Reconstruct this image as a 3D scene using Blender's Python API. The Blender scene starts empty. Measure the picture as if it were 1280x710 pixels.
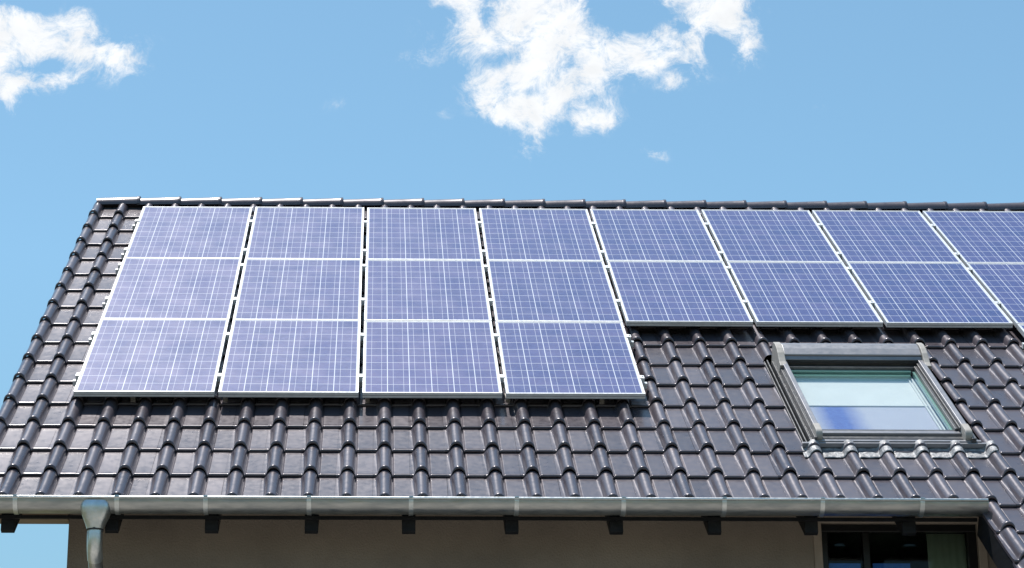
import bpy, bmesh, math, random
from mathutils import Vector, Matrix
random.seed(7)
R = math.radians
scene = bpy.context.scene
COL = scene.collection
BETA = R(36); CB, SB = math.cos(BETA), math.sin(BETA)
GROUND_Z = -9.1

# ------------------------------------------------------------------ camera
F, YAW, PIT, ROLL = 2886.94, .0246, .3286, -.0024
CAM = Vector((2.1641, -19.7642, -7.4762)); SX = -97.07
fw = Vector((math.sin(YAW)*math.cos(PIT), math.cos(YAW)*math.cos(PIT), math.sin(PIT)))
r0 = Vector((math.cos(YAW), -math.sin(YAW), 0)); u0 = r0.cross(fw)
rt = r0*math.cos(ROLL) + u0*math.sin(ROLL); up = -r0*math.sin(ROLL) + u0*math.cos(ROLL)
cd = bpy.data.cameras.new('camera'); cam = bpy.data.objects.new('camera', cd); COL.objects.link(cam)
m = Matrix((rt, up, -fw)).transposed().to_4x4(); m.translation = CAM
cam.matrix_world = m
cd.sensor_width = 36; cd.lens = F/1280*36; cd.shift_x = -SX/1280; cd.clip_start = .1; cd.clip_end = 3000
scene.camera = cam

# ------------------------------------------------------------------ sun and sky
SUN = Vector((-.25, CB*1.08 - SB, SB*1.08 + CB)).normalized()
elev = math.asin(SUN.z); azim = math.atan2(SUN.x, SUN.y)
sl = bpy.data.lights.new('sun', 'SUN'); sl.energy = 4.2; sl.angle = R(.53); sl.color = (1, .955, .9)
so = bpy.data.objects.new('sun', sl); COL.objects.link(so)
so.rotation_euler = SUN.to_track_quat('Z', 'Y').to_euler(); so.location = SUN*60
vs = scene.view_settings
vs.view_transform = 'Standard'; vs.look = 'None'; vs.gamma = 1; vs.use_curve_mapping = False
vs.exposure = .35

world = bpy.data.worlds.new('World'); scene.world = world; world.use_nodes = True
nt = world.node_tree; nt.nodes.clear()
def N(t, kind, **kw):
    n = t.nodes.new(kind)
    for k, v in kw.items():
        if k.startswith('i_'):
            n.inputs[int(k[2:])].default_value = v
        else: setattr(n, k, v)
    return n
def math_(t, op, a, b=None, c=None, clamp=False):
    n = t.nodes.new('ShaderNodeMath'); n.operation = op; n.use_clamp = clamp
    for i, x in enumerate((a, b, c)):
        if x is None: continue
        if hasattr(x, 'links'): t.links.new(x, n.inputs[i])
        else: n.inputs[i].default_value = x
    return n.outputs[0]
def mix_(t, fac, a, b, mode='MIX'):
    n = t.nodes.new('ShaderNodeMix'); n.data_type = 'RGBA'; n.blend_type = mode
    for s, x in ((n.inputs[0], fac), (n.inputs[6], a), (n.inputs[7], b)):
        if hasattr(x, 'links'): t.links.new(x, s)
        else: s.default_value = x if not isinstance(x, tuple) else (x + (1,))[:4]
    return n.outputs[2]
sky = N(nt, 'ShaderNodeTexSky', sky_type='NISHITA', sun_disc=False, sun_elevation=elev, sun_rotation=azim,
        air_density=1.0, dust_density=.6, ozone_density=1.6, altitude=100)
SKY_TINT = (1.12, 1.40, 1.29)
# clouds, laid out by direction on the sky (tangents of the direction from +Y)
tc = N(nt, 'ShaderNodeTexCoord'); sep = N(nt, 'ShaderNodeSeparateXYZ'); nt.links.new(tc.outputs['Generated'], sep.inputs[0])
lowmr = N(nt, 'ShaderNodeMapRange'); nt.links.new(sep.outputs[2], lowmr.inputs[0]); lowmr.inputs[1].default_value = 0; lowmr.inputs[2].default_value = .33; lowmr.inputs[3].default_value = .48
lowv = N(nt, 'ShaderNodeVectorMath', operation='SCALE'); lowv.inputs[0].default_value = SKY_TINT; nt.links.new(lowmr.outputs[0], lowv.inputs[3])
skyc = mix_(nt, 1.0, sky.outputs[0], lowv.outputs[0], 'MULTIPLY')
yy = math_(nt, 'MAXIMUM', sep.outputs[1], .02)
cx = math_(nt, 'DIVIDE', sep.outputs[0], yy); cz = math_(nt, 'DIVIDE', sep.outputs[2], yy)
comb = N(nt, 'ShaderNodeCombineXYZ'); nt.links.new(cx, comb.inputs[0]); nt.links.new(cz, comb.inputs[1])
def noise(t, vec, scale, detail=8, rough=.6, dist=0, out=0):
    n = N(t, 'ShaderNodeTexNoise'); n.inputs['Scale'].default_value = scale; n.inputs['Detail'].default_value = detail
    n.inputs['Roughness'].default_value = rough; n.inputs['Distortion'].default_value = dist
    if vec is not None: t.links.new(vec, n.inputs['Vector'])
    return n.outputs[out]
warp = noise(nt, comb.outputs[0], 26, 3, .5, 0, 1)
wv = N(nt, 'ShaderNodeVectorMath', operation='MULTIPLY_ADD'); nt.links.new(warp, wv.inputs[0])
wv.inputs[1].default_value = (.022, .022, 0); wv.inputs[2].default_value = (0, 0, 0); nt.links.new(comb.outputs[0], wv.inputs[2])
sub = N(nt, 'ShaderNodeVectorMath', operation='SUBTRACT'); nt.links.new(wv.outputs[0], sub.inputs[0]); sub.inputs[1].default_value = (.011, .011, 0)
# tangent-plane centres and radii (x, z, rx, rz) of the puffs that make up the clouds
def tz(px, py):
    d = rt*((px-640-SX)/F) - up*((py-355)/F) + fw
    return d.x/d.y, d.z/d.y
K = 1/F*1.06
PUFFS = [tz(x, y) + (a*K, b*K) for x, y, a, b in (
    (585, 8, 34, 34), (560, -8, 26, 22), (615, 58, 62, 44), (690, 40, 85, 62), (640, 22, 60, 40), (745, 75, 60, 38), (800, 72, 62, 36), (850, 55, 60, 42),
    (905, 22, 52, 52), (925, 52, 20, 44), (660, 105, 60, 52), (625, 128, 42, 28), (657, 172, 22, 46), (652, 140, 34, 30), (710, 128, 56, 34), (745, 150, 34, 20),
    (838, 112, 17, 14), (823, 190, 20, 13), (700, -10, 80, 40), (700, 90, 40, 40), (880, -5, 60, 30),
    (20, 45, 48, 50), (-8, 80, 34, 52), (62, 48, 46, 42), (92, 38, 24, 34), (95, 82, 30, 26), (156, 74, 40, 38), (122, 66, 34, 14), (20, 110, 46, 18), (75, 100, 30, 12), (10, 128, 12, 24), (-30, 30, 50, 60))]
HOLES = [tz(x, y) + (a*K, b*K) for x, y, a, b in (
    (790, 18, 44, 22), (604, 14, 14, 22), (718, 92, 15, 16), (658, 117, 15, 9), (895, 62, 24, 22), (858, 34, 14, 8), (68, 78, 28, 13), (628, 78, 24, 13), (30, 4, 40, 12), (765, 3, 30, 14))]
WISPS = [tz(x, y) + (a*K, b*K) for x, y, a, b in ((525, 45, 26, 34), (510, 78, 34, 14), (550, 145, 14, 18), (870, 105, 18, 14), (420, 132, 30, 12), (1010, 130, 30, 12))]
def field(lst):
    acc = None
    for (x, z, a, b) in lst:
        v = N(nt, 'ShaderNodeVectorMath', operation='MULTIPLY_ADD'); nt.links.new(sub.outputs[0], v.inputs[0])
        v.inputs[1].default_value = (1/a, 1/b, 0); v.inputs[2].default_value = (-x/a, -z/b, 0)
        l = N(nt, 'ShaderNodeVectorMath', operation='DOT_PRODUCT'); nt.links.new(v.outputs[0], l.inputs[0]); nt.links.new(v.outputs[0], l.inputs[1])
        e = math_(nt, 'POWER', 2.71828, math_(nt, 'MULTIPLY', l.outputs['Value'], -1.15))
        acc = e if acc is None else math_(nt, 'ADD', acc, e)
    return acc
fld = math_(nt, 'SUBTRACT', math_(nt, 'ADD', math_(nt, 'MINIMUM', field(PUFFS), 1.5), math_(nt, 'MULTIPLY', field(WISPS), .42)), math_(nt, 'MULTIPLY', field(HOLES), 1.0))
n1 = noise(nt, sub.outputs[0], 62, 15, .74, .3)
n2 = noise(nt, sub.outputs[0], 11, 4, .5, 0)
cov = math_(nt, 'ADD', fld, math_(nt, 'MULTIPLY', math_(nt, 'SUBTRACT', n1, .5), 4.9))
mr = N(nt, 'ShaderNodeMapRange', interpolation_type='SMOOTHSTEP'); nt.links.new(cov, mr.inputs[0])
mr.inputs[1].default_value = .3; mr.inputs[2].default_value = 1.75
gate = N(nt, 'ShaderNodeMapRange', interpolation_type='SMOOTHSTEP'); nt.links.new(fld, gate.inputs[0]); gate.inputs[1].default_value = .08; gate.inputs[2].default_value = .75
ah = math_(nt, 'GREATER_THAN', sep.outputs[1], .03)
mask = math_(nt, 'MULTIPLY', math_(nt, 'MULTIPLY', mr.outputs[0], gate.outputs[0]), ah)
CLOUD = 8.1
shade = N(nt, 'ShaderNodeMapRange'); nt.links.new(noise(nt, sub.outputs[0], 60, 6, .6), shade.inputs[0])
shade.inputs[1].default_value = .35; shade.inputs[2].default_value = .65; shade.inputs[3].default_value = .93; shade.inputs[4].default_value = 1.05
cc = N(nt, 'ShaderNodeVectorMath', operation='SCALE'); cc.inputs[0].default_value = (CLOUD*.97, CLOUD*.985, CLOUD); nt.links.new(shade.outputs[0], cc.inputs[3])
allc = mix_(nt, math_(nt, 'MULTIPLY', mask, .97), skyc, cc.outputs[0])
bg = N(nt, 'ShaderNodeBackground'); bg.inputs[1].default_value = .1; nt.links.new(allc, bg.inputs[0])
wo = N(nt, 'ShaderNodeOutputWorld'); nt.links.new(bg.outputs[0], wo.inputs[0])

# ------------------------------------------------------------------ helpers
def P(u, v, h=0):                        # roof coordinates (along eave, up the slope, off the slope) to world
    return Vector((u, v*CB - h*SB, v*SB + h*CB))
ROOFM = Matrix.Rotation(BETA, 4, 'X')
def tag(o, label=None, cat=None, group=None, kind=None):
    for k, v in (('label', label), ('category', cat), ('group', group), ('kind', kind)):
        if v: o[k] = v
def empty(name, loc, rot=(0, 0, 0)):
    o = bpy.data.objects.new(name, None); COL.objects.link(o); o.location = loc; o.rotation_euler = rot
    o.empty_display_size = .3; return o
def pinv(parent):
    chain = Matrix.Identity(4); p = parent; mats = []
    while p is not None:
        mats.append((p.matrix_parent_inverse.copy(), p.matrix_basis.copy())); p = p.parent
    for inv, bas in reversed(mats): chain = chain @ inv @ bas
    return chain.inverted()
def obj(name, bm, mat, parent=None, world=True, smooth=False, bevel=0, angle=35):
    """world=True: mesh coordinates are world coordinates, whatever the parent is."""
    me = bpy.data.meshes.new(name)
    if isinstance(bm, bmesh.types.BMesh):
        bmesh.ops.recalc_face_normals(bm, faces=bm.faces); bm.to_mesh(me); bm.free()
    else: me.from_pydata(bm[0], [], bm[1]); me.validate()
    if smooth:
        me.polygons.foreach_set('use_smooth', [True]*len(me.polygons))
        me.set_sharp_from_angle(angle=R(angle))
    o = bpy.data.objects.new(name, me); COL.objects.link(o)
    for mm in (mat if isinstance(mat, (list, tuple)) else [mat]): me.materials.append(mm)
    if parent is not None:
        o.parent = parent
        if world: o.matrix_parent_inverse = pinv(parent)
    if bevel:
        b = o.modifiers.new('bevel', 'BEVEL'); b.width = bevel; b.segments = 2; b.limit_method = 'ANGLE'; b.angle_limit = R(50)
    return o
def box(bm, x0, x1, y0, y1, z0, z1, M=None):
    vs = [bm.verts.new((M @ Vector(c)) if M else c) for c in
          ((x0,y0,z0),(x1,y0,z0),(x1,y1,z0),(x0,y1,z0),(x0,y0,z1),(x1,y0,z1),(x1,y1,z1),(x0,y1,z1))]
    for f in ((0,3,2,1),(4,5,6,7),(0,1,5,4),(1,2,6,5),(2,3,7,6),(3,0,4,7)): bm.faces.new([vs[i] for i in f])
    return vs
def extrude_profile(bm, pts, x0, x1, M=None, closed=True, axis='x', caps=True):
    """pts: list of (a, b) in the plane across the axis."""
    def mk(x, a, b):
        c = Vector((x, a, b)) if axis == 'x' else Vector((a, x, b)) if axis == 'y' else Vector((a, b, x))
        return bm.verts.new(M @ c if M else c)
    A = [mk(x0, a, b) for a, b in pts]; B = [mk(x1, a, b) for a, b in pts]; n = len(pts)
    for i in range(n if closed else n-1):
        j = (i+1) % n; bm.faces.new((A[i], A[j], B[j], B[i]))
    if closed and caps: bm.faces.new(A); bm.faces.new(B[::-1])
def tube(bm, path, rad, seg=16, caps=True):
    rings = []; n = len(path)
    for i, p in enumerate(path):
        p = Vector(p); t = (Vector(path[min(i+1, n-1)]) - Vector(path[max(i-1, 0)])).normalized()
        a = Vector((1, 0, 0)); a = (a - t*a.dot(t))
        if a.length < .1: a = Vector((0, 1, 0)) - t*t.y
        a.normalize(); b = t.cross(a); rr = rad[i] if isinstance(rad, (list, tuple)) else rad
        rings.append([bm.verts.new(p + rr*(math.cos(k*2*math.pi/seg)*a + math.sin(k*2*math.pi/seg)*b)) for k in range(seg)])
    for A, B in zip(rings, rings[1:]):
        for k in range(seg): bm.faces.new((A[k], A[(k+1) % seg], B[(k+1) % seg], B[k]))
    if caps: bm.faces.new(rings[0]); bm.faces.new(rings[-1][::-1])

# ------------------------------------------------------------------ materials
def mat(name, base, rough=.5, metal=0, spec=.5, coat=0, coat_rough=.05, build=None):
    m_ = bpy.data.materials.new(name); m_.use_nodes = True; t = m_.node_tree; b = t.nodes['Principled BSDF']
    b.inputs['Base Color'].default_value = tuple(base) + (1,); b.inputs['Roughness'].default_value = rough
    b.inputs['Metallic'].default_value = metal; b.inputs['Specular IOR Level'].default_value = spec
    b.inputs['Coat Weight'].default_value = coat; b.inputs['Coat Roughness'].default_value = coat_rough
    if build: build(t, b)
    return m_
def objco(t): return N(t, 'ShaderNodeTexCoord').outputs['Object']
def ramp(t, x, lo, hi, a, b):
    n = N(t, 'ShaderNodeMapRange'); t.links.new(x, n.inputs[0])
    for i, q in enumerate((lo, hi, a, b)): n.inputs[i+1].default_value = q
    return n.outputs[0]
def bump(t, b, h, strength, dist):
    n = N(t, 'ShaderNodeBump'); n.inputs['Strength'].default_value = strength; n.inputs['Distance'].default_value = dist
    t.links.new(h, n.inputs['Height']); t.links.new(n.outputs[0], b.inputs['Normal'])
def vary(c1, c2, scale, lo=.35, hi=.65, rlo=None, rhi=None, bmp=None, stretch=None, detail=6):
    def f(t, b):
        co = objco(t)
        if stretch:
            mp = N(t, 'ShaderNodeMapping'); mp.inputs['Scale'].default_value = stretch; t.links.new(co, mp.inputs[0]); co = mp.outputs[0]
        n = noise(t, co, scale, detail, .6)
        fac = ramp(t, n, lo, hi, 0, 1)
        t.links.new(mix_(t, fac, c1, c2), b.inputs['Base Color'])
        if rlo is not None: t.links.new(ramp(t, noise(t, co, scale*2.3, 5, .6), lo, hi, rlo, rhi), b.inputs['Roughness'])
        if bmp: bump(t, b, noise(t, co, bmp[0], 6, .6), bmp[1], bmp[2])
    return f
def tile_nodes(t, b):
    co = objco(t); g = N(t, 'ShaderNodeNewGeometry')
    isl = g.outputs['Random Per Island']
    c = mix_(t, isl, (.062, .052, .062), (.100, .086, .099))
    dirt = ramp(t, noise(t, co, 5, 9, .68, .4), .48, .8, 0, .35)
    c = mix_(t, dirt, c, (.11, .10, .10))
    lich = ramp(t, noise(t, co, 95, 3, .5), .73, .78, 0, .4)
    c = mix_(t, lich, c, (.2, .19, .17))
    t.links.new(c, b.inputs['Base Color'])
    r_ = math_(t, 'ADD', ramp(t, noise(t, co, 22, 5, .6), .3, .7, .25, .38), math_(t, 'MULTIPLY', isl, .06))
    t.links.new(r_, b.inputs['Roughness'])
    bump(t, b, math_(t, 'ADD', noise(t, co, 9, 3, .5), math_(t, 'MULTIPLY', noise(t, co, 160, 3, .5), .04)), .035, .02)
    b.inputs['Specular Tint'].default_value = (1, .92, .97, 1); b.inputs['Coat Tint'].default_value = (1, .97, 1, 1)
M = {}
M['tile'] = mat('glazed_tile', (.05, .045, .052), .3, coat=.35, coat_rough=.16, build=tile_nodes)
M['zinc'] = mat('zinc', (.42, .44, .45), .38, 1, build=vary((.31, .325, .335), (.43, .44, .44), 9, rlo=.28, rhi=.5, bmp=(30, .1, .004), stretch=(.5, 1, 2.5)))
M['zinc_light'] = mat('zinc_light', (.55, .58, .6), .35, 1, build=vary((.52, .56, .58), (.66, .68, .69), 20, rlo=.3, rhi=.48))
M['alu'] = mat('aluminium', (.86, .87, .88), .42, .35, build=vary((.78, .79, .80), (.66, .67, .69), 14, rlo=.34, rhi=.5))
M['steel'] = mat('steel', (.6, .58, .55), .35, 1)
M['plaster'] = mat('plaster', (.36, .31, .26), .9, spec=.2, build=vary((.185, .156, .132), (.245, .206, .172), 1.7, bmp=(70, .9, .006), detail=12))
M['surround'] = mat('surround', (.45, .38, .31), .85, spec=.2, build=vary((.27, .225, .19), (.33, .275, .23), 8, bmp=(90, .3, .003)))
M['wood_dark'] = mat('dark_wood', (.018, .02, .024), .6, spec=.2, build=vary((.007, .008, .010), (.014, .015, .018), 12, stretch=(1, .2, 3), bmp=(40, .2, .003)))
M['wood_brown'] = mat('brown_wood', (.2, .15, .11), .7, build=vary((.17, .125, .09), (.25, .19, .14), 9, stretch=(.3, 3, 3)))
M['cover'] = mat('grey_cover', (.33, .33, .35), .4, .35, build=vary((.23, .23, .25), (.28, .275, .295), 10, rlo=.34, rhi=.46))
M['cover_dark'] = mat('dark_cover', (.09, .09, .095), .38, .3, build=vary((.075, .075, .08), (.11, .108, .11), 14, rlo=.3, rhi=.5))
M['cap'] = mat('cap_plastic', (.36, .33, .30), .6, build=vary((.33, .30, .27), (.40, .37, .34), 18))
M['rubber'] = mat('rubber', (.02, .02, .022), .6)
M['lead'] = mat('lead', (.3, .31, .33), .5, .25, build=vary((.17, .17, .18), (.42, .42, .43), 24, rlo=.45, rhi=.65, bmp=(34, .8, .012)))
M['black_frame'] = mat('black_frame', (.012, .013, .014), .4, build=vary((.004, .004, .005), (.008, .008, .009), 20))
M['blind'] = mat('blind', (.8, .82, .82), .8, build=vary((.70, .68, .67), (.74, .72, .71), 6))
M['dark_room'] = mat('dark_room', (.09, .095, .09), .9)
M['curtain'] = mat('curtain', (.16, .18, .16), .9, build=vary((.50, .52, .47), (.58, .6, .55), 3, stretch=(3, 1, .2)))
M['blue_reflection'] = mat('blue_reflection', (.06, .2, .62), .8, build=vary((.04, .17, .85), (.09, .26, .9), 9))  # reflection in the window glass, put in as a flat blue colour
M['grass'] = mat('lawn', (.10, .10, .06), .95, spec=.1, build=vary((.075, .085, .04), (.17, .15, .10), .35, bmp=(6, .6, .05)))
M['paving'] = mat('paving', (.3, .27, .23), .85, build=vary((.26, .235, .2), (.34, .31, .27), 1.2, bmp=(25, .3, .01)))
def lower_blind(t, b):                     # pale lilac lower cloth with a blue patch
    co = objco(t); s = N(t, 'ShaderNodeSeparateXYZ'); t.links.new(co, s.inputs[0])
    w = noise(t, co, 9, 5, .6)
    xx = math_(t, 'ADD', s.outputs[0], math_(t, 'MULTIPLY', math_(t, 'SUBTRACT', w, .5), .05))
    f = math_(t, 'MULTIPLY', ramp(t, xx, 5.23, 5.36, 0, 1), ramp(t, xx, 5.46, 5.62, 1, 0))
    t.links.new(mix_(t, f, mix_(t, w, (.42, .395, .50), (.49, .46, .55)), mix_(t, ramp(t, noise(t, co, 40, 4, .6), .4, .7, 0, 1), (.02, .06, .36), (.05, .12, .45))), b.inputs['Base Color'])
M['blind_low'] = mat('lower_blind', (.55, .55, .68), .7, build=lower_blind)
def glass_nodes(m_, tint, refl):
    t = m_.node_tree; t.nodes.clear()
    gl = N(t, 'ShaderNodeBsdfGlossy'); gl.inputs['Roughness'].default_value = .02; gl.inputs['Color'].default_value = (1, 1, 1, 1)
    tr = N(t, 'ShaderNodeBsdfTransparent'); tr.inputs[0].default_value = tint + (1,)
    lw = N(t, 'ShaderNodeLayerWeight'); lw.inputs[0].default_value = .5
    fr = N(t, 'ShaderNodeMath', operation='MULTIPLY_ADD'); t.links.new(math_(t, 'POWER', lw.outputs['Facing'], 5), fr.inputs[0]); fr.inputs[1].default_value = 1-refl; fr.inputs[2].default_value = refl
    mx = N(t, 'ShaderNodeMixShader'); t.links.new(fr.outputs[0], mx.inputs[0]); t.links.new(tr.outputs[0], mx.inputs[1]); t.links.new(gl.outputs[0], mx.inputs[2])
    o = N(t, 'ShaderNodeOutputMaterial'); t.links.new(mx.outputs[0], o.inputs[0])
M['glass'] = bpy.data.materials.new('roof_glass'); M['glass'].use_nodes = True; glass_nodes(M['glass'], (.95, .98, .975), .03)
M['glass_dark'] = bpy.data.materials.new('window_glass'); M['glass_dark'].use_nodes = True; glass_nodes(M['glass_dark'], (.8, .86, .82), .012)
M['glass_edge'] = mat('glass_edge', (.16, .33, .29), .3, coat=.5)

PW, PH, WP, GV = .99, 1.65, 1.0203, .012
def cell_nodes(t, b):
    co = objco(t); s = N(t, 'ShaderNodeSeparateXYZ'); t.links.new(co, s.inputs[0])
    x, y = s.outputs[0], s.outputs[1]
    mx_, my_ = .019, .024
    cw = (PW-2*mx_)/6; ch = (PH-2*my_)/10
    gx = math_(t, 'DIVIDE', math_(t, 'SUBTRACT', x, mx_), cw); gy = math_(t, 'DIVIDE', math_(t, 'SUBTRACT', y, my_), ch)
    fx = math_(t, 'FRACT', gx); fy = math_(t, 'FRACT', gy)
    ex = math_(t, 'ABSOLUTE', math_(t, 'SUBTRACT', fx, .5)); ey = math_(t, 'ABSOLUTE', math_(t, 'SUBTRACT', fy, .5))
    gap_x = math_(t, 'GREATER_THAN', ex, .5 - .0028/cw)
    gap_y = math_(t, 'GREATER_THAN', ey, .5 - .0025/ch)
    bus = math_(t, 'LESS_THAN', math_(t, 'ABSOLUTE', math_(t, 'SUBTRACT', ex, .235)), .0014/cw)
    out = math_(t, 'MAXIMUM', math_(t, 'GREATER_THAN', math_(t, 'ABSOLUTE', math_(t, 'SUBTRACT', gx, 3)), 3.0),
                math_(t, 'GREATER_THAN', math_(t, 'ABSOLUTE', math_(t, 'SUBTRACT', gy, 5)), 5.0))
    white = math_(t, 'MAXIMUM', math_(t, 'MAXIMUM', gap_x, gap_y), out)
    oi = N(t, 'ShaderNodeObjectInfo')
    idv = N(t, 'ShaderNodeCombineXYZ'); t.links.new(math_(t, 'FLOOR', gx), idv.inputs[0]); t.links.new(math_(t, 'FLOOR', gy), idv.inputs[1])
    t.links.new(math_(t, 'MULTIPLY', oi.outputs['Random'], 57), idv.inputs[2])
    wn = N(t, 'ShaderNodeTexWhiteNoise', noise_dimensions='3D'); t.links.new(idv.outputs[0], wn.inputs[0])
    vadd = N(t, 'ShaderNodeVectorMath', operation='ADD'); t.links.new(co, vadd.inputs[0]); t.links.new(idv.outputs[0], vadd.inputs[1])
    vo = N(t, 'ShaderNodeTexVoronoi'); vo.inputs['Scale'].default_value = 55; t.links.new(vadd.outputs[0], vo.inputs[0])
    vs_ = N(t, 'ShaderNodeSeparateColor'); t.links.new(vo.outputs['Color'], vs_.inputs[0])
    c = mix_(t, wn.outputs[0], (.022, .040, .165), (.055, .060, .20))
    c = mix_(t, ramp(t, vs_.outputs[0], 0, 1, 0, .45), c, (.075, .11, .31))
    c = mix_(t, math_(t, 'MULTIPLY', oi.outputs['Random'], .22), c, (.10, .085, .24))
    c = mix_(t, math_(t, 'MULTIPLY', bus, .62), c, (.75, .77, .82))
    c = mix_(t, white, c, (.70, .72, .77))
    t.links.new(c, b.inputs['Base Color'])
    dust = ramp(t, noise(t, co, 3.5, 6, .6), .3, .7, .30, .40)
    t.links.new(dust, b.inputs['Roughness']); b.inputs['Specular Tint'].default_value = (1, .86, 1, 1)
M['cells'] = mat('solar_cells', (.05, .07, .25), .36, spec=.4, coat=.45, coat_rough=.12, build=cell_nodes)

# ------------------------------------------------------------------ ground (structure)
bm = bmesh.new()
for a in ((-900, -900), (900, -900), (900, 900), (-900, 900)): bm.verts.new((a[0], a[1], GROUND_Z))
bm.faces.new(bm.verts); g = obj('ground', bm, M['grass']); tag(g, kind='structure')
bm = bmesh.new(); box(bm, -6, 16, -21, -4.84, GROUND_Z-.1, GROUND_Z+.03); g = obj('bounce_pavement', bm, M['paving']); tag(g, kind='structure')  # unseen paving, added for its pale warm bounce onto wall and gutter

# ------------------------------------------------------------------ house
house = empty('house', (5.3, -4.8, GROUND_Z))
tag(house, 'house with a dark glazed clay tile roof, brown plaster wall and zinc gutter', 'house')
TH = -.13                                   # height of the flat pan of the tiles below the panel glass
PU, U0 = .2431, -.233                       # roll pitch and first roll
QV, V0 = .4492, .036                        # course pitch and first lip
U_MIN, U_MAX = U0 - PU, 11.2
RIDGE_Y, RIDGE_Z = .455, .252

# --- roof tiles: every course and column a real overlapping tile, one mesh
S = [-.078, -.070, -.062, -.054, -.0485, -.045, -.038, -.028, -.015, 0, .015, .028, .038, .044, .0475, .0505, .054, .060, .068, .1, .14, PU-.082, PU-.0785]
T = [(.008, -.019), (.001, -.016), (-.003, -.009), (0, -.0015), (.004, .0022), (.010, .0038), (.017, .0032), (.024, .0005), (.034, -.0022), (.06, -.003), (.15, -.0045), (.28, -.004), (.40, -.002), (.475, 0)]
HR = .052
def zprof(s, dv):
    t_ = min(1, max(0, dv/.43))
    z = 0
    a = .046
    if s <= 0:
        if -s < a: z = HR*(max(0, 1-(s/a)**2))**.5
        # folded flank that widens towards the head of the tile
        w = .003 + .021*t_**1.3
        d = -s - a*.80
        if d > 0: z = max(z, .026*max(0, 1-(d/w))**.9*(0.35+.65*t_))
    else:
        if s < a: z = HR*(max(0, 1-(s/a)**2))**.5
        if .0485 < s < .056: z = -.008
    if dv < .034:                                        # collar round the foot of the roll
        k = .0105*(math.sin(min(1, max(0, dv+.012)/.046)*math.pi))**.8
        z += k*max(0, 1-(abs(s)/.054)**4)
    return z
def tile_bm(bm, u, v, rng, S=S):
    dj = rng.uniform(-.0015, .0015); du = rng.uniform(-.001, .001); dr = rng.uniform(-.003, .003); sk = rng.uniform(-.0012, .0012)
    rows = []
    for dv, dz in T:
        if v+dv > .445: dv = .445 - v
        tilt = .017*(1 - dv/QV)
        row = [bm.verts.new(P(u+s+du, v+dv+dr+sk*s/PU*2, TH+zprof(s, dv)+dz+tilt+dj)) for s in S]
        rows.append(row)
    fs = []
    for A, B in zip(rows, rows[1:]):
        for i in range(len(S)-1): fs.append(bm.faces.new((A[i], A[i+1], B[i+1], B[i])))
    # turned-down side edge at the left so that the roof edge has thickness
    low = [bm.verts.new(r_[0].co + P(0, 0, -.022)) for r_ in rows]
    for i in range(len(rows)-1): bm.faces.new((low[i], rows[i][0], rows[i+1][0], low[i+1]))
CUT = (5.062, 6.292, -5.735, -3.9)
rng = random.Random(3)
bm = bmesh.new()
ncol = int((U_MAX-U_MIN)/PU)
for n in range(0, 21):
    v = V0 - QV*n - (.022 if n == 15 else 0)
    for k in range(ncol+1):
        u = U_MIN + k*PU + (.012 if k == 0 else 0)
        if n > 15 and u < U0 + 26*PU - .01 + 0: continue
        near = (u+PU > CUT[0]-.05 and u-.08 < CUT[1]+.05 and v+.5 > CUT[2] and v < CUT[3])
        if not near: tile_bm(bm, u, v, rng, S[4:] if k == 0 else S); continue
        if u-.078 > CUT[0] and u+PU-.078 < CUT[1] and v > CUT[2] and v+.47 < CUT[3]: continue
        tb = bmesh.new(); tile_bm(tb, u, v, rng)
        # cut this tile round the skylight opening: keep the parts outside the rectangle
        for (co, no) in ((P(CUT[0], 0), (1, 0, 0)), (P(CUT[1], 0), (1, 0, 0)), (P(0, CUT[2]), (0, CB, SB)), (P(0, CUT[3]), (0, CB, SB))):
            bmesh.ops.bisect_plane(tb, geom=tb.verts[:]+tb.edges[:]+tb.faces[:], plane_co=co, plane_no=no)
        dead = []
        for f in tb.faces:
            c = f.calc_center_median(); vv = c.y*CB + c.z*SB
            if CUT[0] < c.x < CUT[1] and CUT[2] < vv < CUT[3]: dead.append(f)
        bmesh.ops.delete(tb, geom=dead, context='FACES')
        tmp = bpy.data.meshes.new('tmp'); tb.to_mesh(tmp); tb.free(); bm.from_mesh(tmp); bpy.data.meshes.remove(tmp)
me = bpy.data.meshes.new('roof')
bm.normal_update(); bm.to_mesh(me); bm.free()
me.polygons.foreach_set('use_smooth', [True]*len(me.polygons)); me.set_sharp_from_angle(angle=R(60))
roof = bpy.data.objects.new('roof', me); COL.objects.link(roof); me.materials.append(M['tile'])
roof.parent = house; roof.matrix_parent_inverse = pinv(house)
roof['label'] = 'dark brown-grey glazed interlocking roof tiles with half-round rolls'

# rear slope and deck under the tiles
RU0 = U_MIN - .03
bm = bmesh.new()
v_top = .46
box(bm, RU0+.02, U_MAX, V0-QV*15+.09, CUT[2]+.1, TH-.075, TH-.05, ROOFM)
box(bm, RU0+.02, CUT[0]+.02, CUT[2]+.1, v_top-.02, TH-.075, TH-.05, ROOFM)
box(bm, CUT[1]-.02, U_MAX, CUT[2]+.1, v_top-.02, TH-.075, TH-.05, ROOFM)
box(bm, CUT[0]+.02, CUT[1]-.02, CUT[3]-.02, v_top-.02, TH-.075, TH-.05, ROOFM)
box(bm, U0+26*PU+.0, U_MAX, V0-QV*20+.05, V0-QV*15+.09, TH-.075, TH-.05, ROOFM)
obj('roof_deck', bm, M['wood_dark'], roof)
bm = bmesh.new()
MB = Matrix.Translation((0, 2*RIDGE_Y, 0)) @ Matrix.Scale(-1, 4, (0, 1, 0)) @ ROOFM
box(bm, RU0+.02, U_MAX, -7.4, v_top-.03, TH-.06, TH+.02, MB)
obj('rear_slope', bm, M['tile'], roof)

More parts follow.
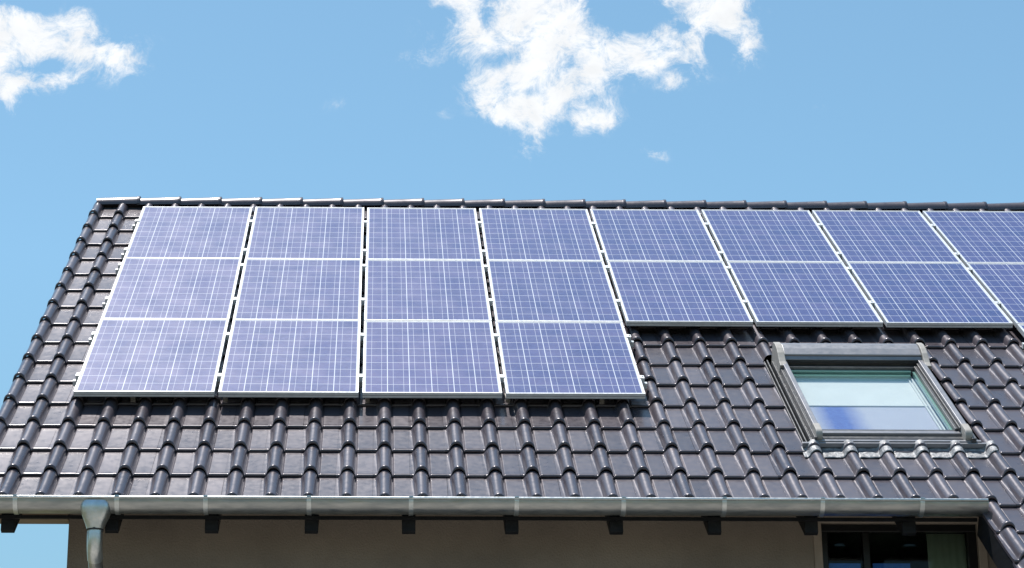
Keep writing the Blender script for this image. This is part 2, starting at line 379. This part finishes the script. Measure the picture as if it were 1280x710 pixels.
# ridge tiles
RX = [-.478 + .3775*i for i in range(32)]
def ridge_bm(x0, first=False):
    bm = bmesh.new(); L = .3775
    st = [(0, .088, 0), (.03, .089, .001), (.2, .0925, .005), (L-.012, .0965, .008), (L-.002, .098, .0085), (L, .1005, .009), (L+.02, .101, .009), (L+.024, .0995, .009), (L+.025, .09, .009)]
    rings = []
    for dx, rr, dz in st:
        rings.append([bm.verts.new((x0+dx, RIDGE_Y - rr*1.02*math.cos(a), RIDGE_Z-.095 + dz + rr*math.sin(a)*.97)) for a in [math.pi*(-.02+1.04*i/22) for i in range(23)]])
    for A, B in zip(rings, rings[1:]):
        for i in range(22): bm.faces.new((A[i], A[i+1], B[i+1], B[i]))
    if first: bm.faces.new(rings[0])
    return bm
for i, x in enumerate(RX[:-1]):
    rgt = obj('ridge_tile', ridge_bm(x + random.uniform(-.002, .002), i == 0), M['tile'], roof, smooth=True, angle=40)
    if i == 0: rgt['label'] = 'end ridge tile closed by a round cap'
bm = bmesh.new()
extrude_profile(bm, [(RIDGE_Y-.075, RIDGE_Z-.13), (RIDGE_Y+.075, RIDGE_Z-.13), (RIDGE_Y+.16, RIDGE_Z-.26), (RIDGE_Y-.16, RIDGE_Z-.26)], RX[0]+.02, U_MAX)
obj('ridge_batten', bm, M['rubber'], roof)

# barge boards (left verge, and the verge of the lower roof part)
bm = bmesh.new(); box(bm, RU0+.0, RU0+.03, V0-QV*15+.02, v_top-.1, TH-.26, TH-.03, ROOFM); obj('barge_board', bm, M['wood_dark'], house)
ul = U0 + 26*PU - .075
bm = bmesh.new(); box(bm, ul, ul+.03, V0-QV*20+.05, V0-QV*15-.03, TH-.19, TH-.022, ROOFM); obj('barge_board', bm, M['wood_dark'], house)

# walls with the window opening
WY = -4.8; WX0, WX1 = .12, 10.6; WT = -3.79; BY = 5.7
wx0, wx1, wz0, wz1 = 5.095, 6.135, -5.35, -4.035
bm = bmesh.new()
box(bm, WX0, wx0, WY, WY+.3, GROUND_Z-.2, WT)
box(bm, wx1, WX1, WY, WY+.3, GROUND_Z-.2, WT)
box(bm, wx0, wx1, WY, WY+.3, GROUND_Z-.2, wz0)
box(bm, wx0, wx1, WY, WY+.3, wz1, WT)
for xa, xb in ((WX0, WX0+.3), (WX1-.3, WX1)):
    extrude_profile(bm, [(WY+.3, GROUND_Z-.2), (BY, GROUND_Z-.2), (BY, WT), (RIDGE_Y, RIDGE_Z-.42), (WY+.3, WT+.1)], xa, xb)
box(bm, WX0+.3, WX1-.3, BY-.3, BY, GROUND_Z-.2, WT)
obj('wall', bm, M['plaster'], house)
bm = bmesh.new(); box(bm, 6.75, 10.6, -6.35, WY-.003, GROUND_Z-.2, -5.12); obj('porch_wall', bm, M['plaster'], house)

# window
win = empty('window', (5.6, WY, wz0)); win.parent = house; win.matrix_parent_inverse = pinv(house)
def loc_parent(o, p): o.parent = p; o.matrix_parent_inverse = pinv(p)
bm = bmesh.new()
s0 = .055
box(bm, wx0-s0, wx1+s0, WY-.014, WY+.002, wz1, wz1+s0); box(bm, wx0-s0, wx0, WY-.014, WY+.002, wz0-s0, wz1); box(bm, wx1, wx1+s0, WY-.014, WY+.002, wz0-s0, wz1)
box(bm, wx0, wx1, WY-.014, WY+.002, wz0-s0, wz0)
obj('surround', bm, M['surround'], win, bevel=.004)
bm = bmesh.new(); fy0, fy1 = WY+.03, WY+.10
box(bm, wx0, wx1, fy0, fy1, wz1-.05, wz1); box(bm, wx0, wx1, fy0, fy1, wz0, wz0+.05)
box(bm, wx0, wx0+.045, fy0, fy1, wz0+.05, wz1-.05); box(bm, wx1-.06, wx1, fy0, fy1, wz0+.05, wz1-.05)
obj('frame', bm, M['black_frame'], win, bevel=.004)
bm = bmesh.new(); box(bm, 5.375, 5.42, fy0+.004, fy1-.004, wz0+.05, wz1-.05); obj('mullion', bm, M['black_frame'], win, bevel=.004)
for a, b_ in ((wx0+.045, 5.375), (5.42, wx1-.06)):
    bm = bmesh.new(); box(bm, a, b_, fy0+.03, fy0+.036, wz0+.05, wz1-.05); obj('pane', bm, M['glass_dark'], win)
bm = bmesh.new(); pts = []
nfold = 26
for i in range(nfold+1):
    x = 5.83+.26*i/nfold; pts.append((x, WY+.14+.0015*math.sin(i*1.3)))
va = [bm.verts.new((x, y, wz0)) for x, y in pts]; vb = [bm.verts.new((x, y, wz1-.02)) for x, y in pts]
for i in range(nfold): bm.faces.new((va[i], va[i+1], vb[i+1], vb[i]))
o = obj('curtain', bm, M['curtain'], win, smooth=True, angle=180)
sd = o.modifiers.new('thick', 'SOLIDIFY'); sd.thickness = .003
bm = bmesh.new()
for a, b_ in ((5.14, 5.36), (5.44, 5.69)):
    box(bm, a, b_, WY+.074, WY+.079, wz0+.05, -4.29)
obj('blue_reflection', bm, M['blue_reflection'], win)  # added blue sheets standing in for the blue reflection in the panes
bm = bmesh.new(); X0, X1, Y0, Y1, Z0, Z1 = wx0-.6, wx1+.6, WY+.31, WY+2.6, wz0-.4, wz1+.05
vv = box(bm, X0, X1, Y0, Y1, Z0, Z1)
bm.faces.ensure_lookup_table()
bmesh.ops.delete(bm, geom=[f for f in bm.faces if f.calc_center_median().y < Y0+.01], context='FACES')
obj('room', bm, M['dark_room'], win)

# rafters, purlin and eave board
TAILS = [-.205, .457, 1.093, 1.73, 2.353, 3.014, 3.686, 4.318, 4.942, 5.575]
y_e = -5.27
def under(y): return y*math.tan(BETA) + (TH-.075)/CB          # underside of the deck at depth y
for x in TAILS:
    bm = bmesh.new(); w = .043
    pts = [(y_e, under(y_e)-.004), (WY+.12, under(WY+.12)-.004), (WY+.12, -3.83), (y_e+.03, -4.218), (y_e, -4.205)]
    extrude_profile(bm, pts, x-w, x+w); obj('rafter', bm, M['wood_dark'], house, bevel=.004)
bm = bmesh.new(); box(bm, RU0+.03, WX0-.002, WY-.04, WY+.10, -4.035, -3.93); obj('purlin', bm, M['wood_brown'], house)
bm = bmesh.new(); box(bm, RU0+.03, ul-.003, y_e-.034, y_e-.012, -4.135, under(y_e-.03)-.01); obj('eave_board', bm, M['wood_dark'], house)

# gutter
gut = empty('gutter', (2.7, -5.42, -4.04)); loc_parent(gut, house)
GY, GZ, GR = -5.415, -4.046, .083
GX0, GX1 = -.60, 6.035
def arc(r, a0, a1, n=18): return [(GY - r*math.cos(R(a0+(a1-a0)*i/n)), GZ - r*math.sin(R(a0+(a1-a0)*i/n))) for i in range(n+1)]
bm = bmesh.new()
prof = arc(GR, 0, 180) + arc(GR-.003, 180, 0)
extrude_profile(bm, prof, GX0, GX1)
box(bm, GX0-.001, GX0+.004, GY-GR+.004, GY+GR-.004, GZ-.04, GZ-.002)
obj('trough', bm, M['zinc'], gut, smooth=True, angle=50)
bm = bmesh.new(); tube(bm, [(GX0, GY-GR-.004, GZ+.003), (2, GY-GR-.004, GZ+.003), (GX1, GY-GR-.004, GZ+.003)], .0095, 12); obj('bead', bm, M['zinc_light'], gut, smooth=True)
bm = bmesh.new(); extrude_profile(bm, arc(GR+.002, 0, 180), GX1-.002, GX1+.004); obj('end_cap', bm, M['zinc'], gut)
for x in (-.13, .509, 1.067, 1.719, 2.365, 3.034, 3.712, 4.353, 4.979, 5.616):
    bm = bmesh.new(); w = .0145
    prof = arc(GR+.006, -8, 172) + arc(GR+.0005, 172, -8)
    extrude_profile(bm, prof, x-w, x+w)
    box(bm, x-w*.9, x+w*.9, GY-GR-.018, GY-GR+.012, GZ+.008, GZ+.014)
    obj('bracket', bm, M['zinc_light'], gut, smooth=True, angle=40)

# downpipe with its funnel outlet
dp = empty('downpipe', (.372, -5.42, -4.9)); loc_parent(dp, house)
bm = bmesh.new(); fx = .372
sec = [(-4.062, .088, .084, .02), (-4.082, .096, .089, .03), (-4.11, .096, .089, .03), (-4.15, .084, .08, .035), (-4.20, .064, .066, .045), (-4.225, .055, .057, .05), (-4.235, .053, .055, .05)]
rings = []
for z, a, b_, rr in sec:
    ring = []
    for i in range(32):
        t_ = 2*math.pi*i/32; e = .55 if z > -4.16 else .8
        c, s = math.cos(t_), math.sin(t_)
        ring.append(bm.verts.new((fx + a*math.copysign(abs(c)**e, c), GY-.01 + b_*math.copysign(abs(s)**e, s), z)))
    rings.append(ring)
for A, B in zip(rings, rings[1:]):
    for i in range(32): bm.faces.new((A[i], A[(i+1) % 32], B[(i+1) % 32], B[i]))
bm.faces.new(rings[-1])
obj('funnel', bm, M['zinc_light'], dp, smooth=True, angle=60)
path = [(fx, GY-.01, -4.22), (fx, GY-.01, -4.27)]
for i in range(1, 9):
    a = R(52*i/8); path.append((fx, GY-.01 + .16*(1-math.cos(a)), -4.27 - .16*math.sin(a)))
last = path[-1]; d_ = (math.sin(R(52)), math.cos(R(52)))
path.append((fx, last[1]+d_[0]*.02, last[2]-d_[1]*.02))
bm = bmesh.new(); tube(bm, path, .0495, 24, caps=False); obj('elbow', bm, M['zinc_light'], dp, smooth=True, angle=60)
st = path[-2]; run = (WY-.09-st[1]) - .0
path2 = [(fx, st[1]+.01*d_[0], st[2]-.01*d_[1])]; 
yt = WY-.085; k = (yt-.12*(1-math.cos(R(52)))-st[1])/d_[0]
e = (st[1]+k*d_[0], st[2]-k*d_[1]); path2.append((fx, e[0], e[1]))
for i in range(1, 7):
    a = R(52 - 52*i/6); path2.append((fx, yt - .12*(1-math.cos(a)), e[1] - .12*(math.sin(R(52))-math.sin(a))))
path2.append((fx, yt, GROUND_Z))
bm = bmesh.new(); tube(bm, path2, .046, 24, caps=False); obj('pipe', bm, M['zinc'], dp, smooth=True, angle=60)
bm = bmesh.new(); 
extrude_profile(bm, [(fx+.054*math.cos(i*.2618), GY-.01+.056*math.sin(i*.2618)) for i in range(24)], -4.244, -4.228, axis='z'); obj('collar', bm, M['rubber'], dp)

# ------------------------------------------------------------------ skylight (part of the house, in roof coordinates)
sk = empty('skylight', P(5.68, -4.95, TH), (BETA, 0, 0)); loc_parent(sk, house)
def rbox(name, mm, *bxs, bevel=.003, par=sk, **kw):
    bm = bmesh.new()
    for b_ in bxs: box(bm, *b_, ROOFM)
    return obj(name, bm, mm, par, bevel=bevel, **kw)
# flashing channels beside the frame, tray behind it
rbox('flashing', M['cover_dark'],
     (5.045, 5.32, -5.70, -3.92, TH-.03, TH-.022), (6.02, 6.315, -5.70, -3.92, TH-.03, TH-.022), (5.32, 6.02, -4.3, -3.92, TH-.03, TH-.022), (5.32, 6.02, -5.70, -5.45, TH-.03, TH-.022),
     (5.062, 5.071, -5.70, -3.94, TH-.022, TH+.022), (5.082, 5.092, -5.70, -3.94, TH-.022, TH+.034), (5.104, 5.122, -5.73, -4.05, TH-.022, TH+.062),
     (6.246, 6.262, -5.73, -4.05, TH-.022, TH+.055), (6.275, 6.283, -5.70, -3.94, TH-.022, TH+.024))
# apron: soft metal dressed over the tile rolls below the frame
bm = bmesh.new(); vs_r = []
us = [5.035 + i*.006 for i in range(int((6.35-5.035)/.006)+1)]
for v, ex in ((-5.885, .0), (-5.87, .003), (-5.83, .006), (-5.79, .008), (-5.755, .016), (-5.735, .02)):
    row = []
    for u in us:
        s = (u - U_MIN + .078) % PU - .078
        row.append(bm.verts.new(P(u, v, TH + zprof(s, .35)*1.03 + .0085 + ex + .002*math.sin(u*61+v*40))))
    vs_r.append(row)
for A, B in zip(vs_r, vs_r[1:]):
    for i in range(len(us)-1): bm.faces.new((A[i], A[i+1], B[i+1], B[i]))
o = obj('apron', bm, M['lead'], sk, smooth=True, angle=60)
sd = o.modifiers.new('thick', 'SOLIDIFY'); sd.thickness = .003
rbox('apron_sill', M['cover'], (5.04, 6.33, -5.755, -5.728, TH+.03, TH+.062), (5.10, 6.27, -5.73, -5.70, TH+.03, TH+.070))
# outer frame
rbox('frame', M['cover_dark'], (5.122, 5.142, -5.74, -4.1, TH-.02, -.03), (6.20, 6.232, -5.74, -4.1, TH-.02, -.035),
     (5.142, 6.20, -5.715, -5.66, TH-.02, -.085), (5.18, 6.165, -5.66, -5.60, TH-.02, -.07), (5.142, 6.20, -4.2, -4.12, TH-.02, -.02))
def guide(u0_, u1_):
    bm = bmesh.new(); pts = [(-5.66, TH+.03), (-5.66, -.012), (-5.64, 0), (-4.15, 0), (-4.15, TH+.03)]
    extrude_profile(bm, pts, u0_, u1_, ROOFM); obj('shutter_guide', bm, M['cover'], sk, bevel=.004)
    bm = bmesh.new(); c = (-5.66, -.045); rr = .047
    pts = [(-5.555, .004), (-5.60, .006)] + [(-5.67 - rr*math.sin(R(a)), -.042 + rr*math.cos(R(a))) for a in range(0, 181, 15)] + [(-5.60, -.09), (-5.555, -.06)]
    extrude_profile(bm, pts, u0_-.004, u1_+.004, ROOFM); obj('end_cap', bm, M['cap'], sk, bevel=.004)
guide(5.142, 5.178); guide(6.166, 6.206)
# sash and sill
rbox('sash', M['cover_dark'], (5.18, 5.20, -5.55, -4.24, -.10, -.045), (6.128, 6.150, -5.55, -4.24, -.10, -.035), (6.152, 6.164, -5.57, -4.22, -.09, -.02),
     (5.20, 6.128, -5.55, -5.52, -.10, -.055), (5.20, 6.128, -4.262, -4.235, -.10, -.04))
rbox('sash_sill', M['cover'], (5.182, 6.162, -5.60, -5.553, -.10, -.052))
rbox('glass_edge', M['glass_edge'], (5.20, 6.10, -4.29, -4.263, -.092, -.062), (5.20, 6.09, -4.335, -4.30, -.125, -.082), (6.112, 6.127, -5.515, -4.28, -.095, -.066), bevel=.001)
bm = bmesh.new(); box(bm, 5.20, 6.111, -5.52, -4.263, -.068, -.064, ROOFM); obj('pane', bm, M['glass'], sk)
bm = bmesh.new(); box(bm, 5.15, 6.15, -4.86, -4.30, -.125, -.121, ROOFM); obj('blind', bm, M['blind'], sk)
rbox('blind_bar', M['blind'], (5.15, 6.13, -4.885, -4.862, -.127, -.115), bevel=.002)
bm = bmesh.new(); box(bm, 5.15, 6.15, -5.56, -4.888, -.127, -.124, ROOFM); obj('lower_blind', bm, M['blind_low'], sk)
rbox('blind_rail', M['blind'], (6.072, 6.082, -5.52, -4.30, -.121, -.108), (6.094, 6.106, -5.52, -4.30, -.121, -.104), bevel=.001)
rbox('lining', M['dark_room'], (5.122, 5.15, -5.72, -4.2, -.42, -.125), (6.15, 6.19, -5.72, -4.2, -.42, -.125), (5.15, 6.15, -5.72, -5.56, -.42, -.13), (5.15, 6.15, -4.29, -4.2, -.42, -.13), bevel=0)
# shutter box at the head
bm = bmesh.new()
pts = [(-4.205, -.03), (-4.205, .0), (-4.185, .018), (-4.177, .018), (-4.173, .030), (-4.10, .052), (-4.03, .060), (-3.975, .050), (-3.955, .02), (-3.955, TH), (-4.14, TH), (-4.14, -.03)]
extrude_profile(bm, pts, 5.172, 6.196, ROOFM); obj('shutter_box', bm, M['cover'], sk, bevel=.003)
bm = bmesh.new(); box(bm, 5.175, 6.193, -4.2095, -4.2052, -.028, -.004, ROOFM); box(bm, 5.175, 6.193, -4.184, -4.178, .0185, .0245, ROOFM); obj('seal', bm, M['rubber'], sk)
for a, b_ in ((5.118, 5.170), (6.198, 6.242)):
    bm = bmesh.new()
    pts = [(-4.33, -.004), (-4.27, .006), (-4.225, .024), (-4.18, .045), (-4.12, .062), (-4.04, .068), (-3.97, .056), (-3.945, .02), (-3.945, TH), (-4.25, TH), (-4.31, -.06)]
    extrude_profile(bm, pts, a, b_, ROOFM); obj('box_end_cap', bm, M['cap'], sk, bevel=.005)

# ------------------------------------------------------------------ solar panels
def make_panel():
    root = empty('solar_panel', (0, 0, 0), (BETA, 0, 0))
    w = .012; d = .040
    bm = bmesh.new()
    box(bm, 0, PW, 0, w, -d, 0); box(bm, 0, PW, PH-w, PH, -d, 0); box(bm, 0, w, w, PH-w, -d, 0); box(bm, PW-w, PW, w, PH-w, -d, 0)
    # groove along the outside of the frame
    o = obj('frame', bm, M['alu'], root, world=False)
    bm = bmesh.new(); box(bm, w-.002, PW-w+.002, w-.002, PH-w+.002, -.012, -.0035); obj('cell_glass', bm, M['cells'], root, world=False)
    bm = bmesh.new(); box(bm, .001, PW-.001, -.0012, .0008, -.0225, -.0185); box(bm, .001, PW-.001, -.0016, .0008, -.040, -.037); obj('frame_groove', bm, M['cover'], root, world=False)
    return root
def copy_tree(o, parent=None):
    c = o.copy(); COL.objects.link(c); c.parent = parent
    for ch in o.children: copy_tree(ch, c)
    return c
ORD = ['leftmost', 'second from the left', 'third from the left', 'fourth from the left', 'fifth from the left', 'sixth from the left', 'seventh from the left', 'last on the right']
ROWV = [-(PH), -(2*PH+GV), -(3*PH+2*GV)]
def plabel(row, k):
    if row == 0: return 'top row solar panel just under the ridge tiles, ' + ORD[k]
    if row == 1:
        t_ = 'with a panel below it' if k in (0, 1, 2, 3, 7) else 'above bare tiles'
        return 'middle row solar panel, %s, %s' % (ORD[k], t_)
    t_ = {0: 'at the lower left corner', 1: 'second from the left', 2: 'third from the left', 3: 'its right side beside bare tiles', 7: 'mostly cut off, right of the skylight'}[k]
    return 'bottom row solar panel, ' + t_
proto = make_panel(); first = True
for row in range(3):
    for k in range(8):
        if row == 2 and 4 <= k < 7: continue
        o = proto if first else copy_tree(proto); first = False
        jx, jv = random.uniform(-.0015, .0015), random.uniform(-.001, .001)
        o.location = P(k*WP + jx, ROWV[row] + jv, random.uniform(-.001, .001))
        o.rotation_euler = (BETA + random.uniform(-.002, .002), random.uniform(-.002, .002), 0)
        tag(o, plabel(row, k), 'solar panel', 'solar panels mounted on the roof')

# mounting rails with clamps and roof hooks
def rail(v, spans, label, hooks):
    x0, x1 = spans
    root = empty('mounting_rail', P(x0, v, -.06), (BETA, 0, 0)); tag(root, label, 'mounting rail', 'rails carrying the solar panels')
    bm = bmesh.new(); box(bm, 0, x1-x0, -.018, .018, -.022, .0185); obj('rail', bm, M['alu'], root, world=False)
    ends = [x0+.035] + [k*WP - (WP-PW)/2 for k in range(math.ceil((x0+.2)/WP), int((x1-.1)/WP)+1)] + [x1-.035]
    for i, x in enumerate(ends):
        bm = bmesh.new(); lx = x-x0
        if i in (0, len(ends)-1):
            sgn = 1 if i == 0 else -1
            box(bm, lx-.012, lx+.012, -.03, .03, .019, .0635)
            box(bm, *sorted((lx, lx+sgn*.026)), -.03, .03, .0615, .065)
        else:
            box(bm, lx-.009, lx+.009, -.03, .03, .02, .0615); box(bm, lx-.021, lx+.021, -.03, .03, .0615, .0655)
        tube(bm, [(lx, 0, .064), (lx, 0, .0705)], .0065, 8)
        obj('clamp', bm, M['alu'], root, world=False)
    for x in hooks:
        bm = bmesh.new(); lx = x-x0; w = .017
        pts = [(.03, -.0225), (-.185, -.0225), (-.20, -.03), (-.20, -.062), (-.05, -.066), (-.05, -.061), (-.195, -.057), (-.195, -.034), (-.183, -.0275), (.03, -.0275)]
        extrude_profile(bm, pts, lx-w, lx+w); obj('roof_hook', bm, M['steel'], root, world=False)
    return root
E4 = 3*WP+PW+.05; E8 = 7*WP+PW+.05
rail(-.49, (-.05, E8), 'aluminium mounting rail under the upper part of the top row of panels', [.4, 1.6, 2.8, 4, 5.2, 6.4, 7.6])
rail(-1.40, (-.05, E8), 'aluminium mounting rail under the lower part of the top row of panels', [.4, 1.6, 2.8, 4, 5.2, 6.4, 7.6])
rail(-1.85, (-.05, E8), 'aluminium mounting rail under the upper part of the middle row of panels', [.4, 1.6, 2.8, 4, 5.2, 6.4, 7.6])
rail(-2.79, (-.05, E8), 'aluminium mounting rail under the lower part of the middle row of panels', [.4, 1.6, 2.8, 4, 5.2, 6.4, 7.6])
rail(-3.68, (-.05, E4), 'aluminium mounting rail under the upper part of the four bottom row panels', [.4, 1.06, 2.073, 3.08, 3.76])
rail(-4.62, (-.05, E4), 'aluminium mounting rail nearest the gutter, under the four bottom row panels', [.40, 1.058, 2.075, 3.08, 3.758])
rail(-3.68, (7*WP-.05, E8), 'short aluminium mounting rail under the upper part of the panel right of the skylight', [7.6])
rail(-4.62, (7*WP-.05, E8), 'short aluminium mounting rail under the lower part of the panel right of the skylight', [7.6])
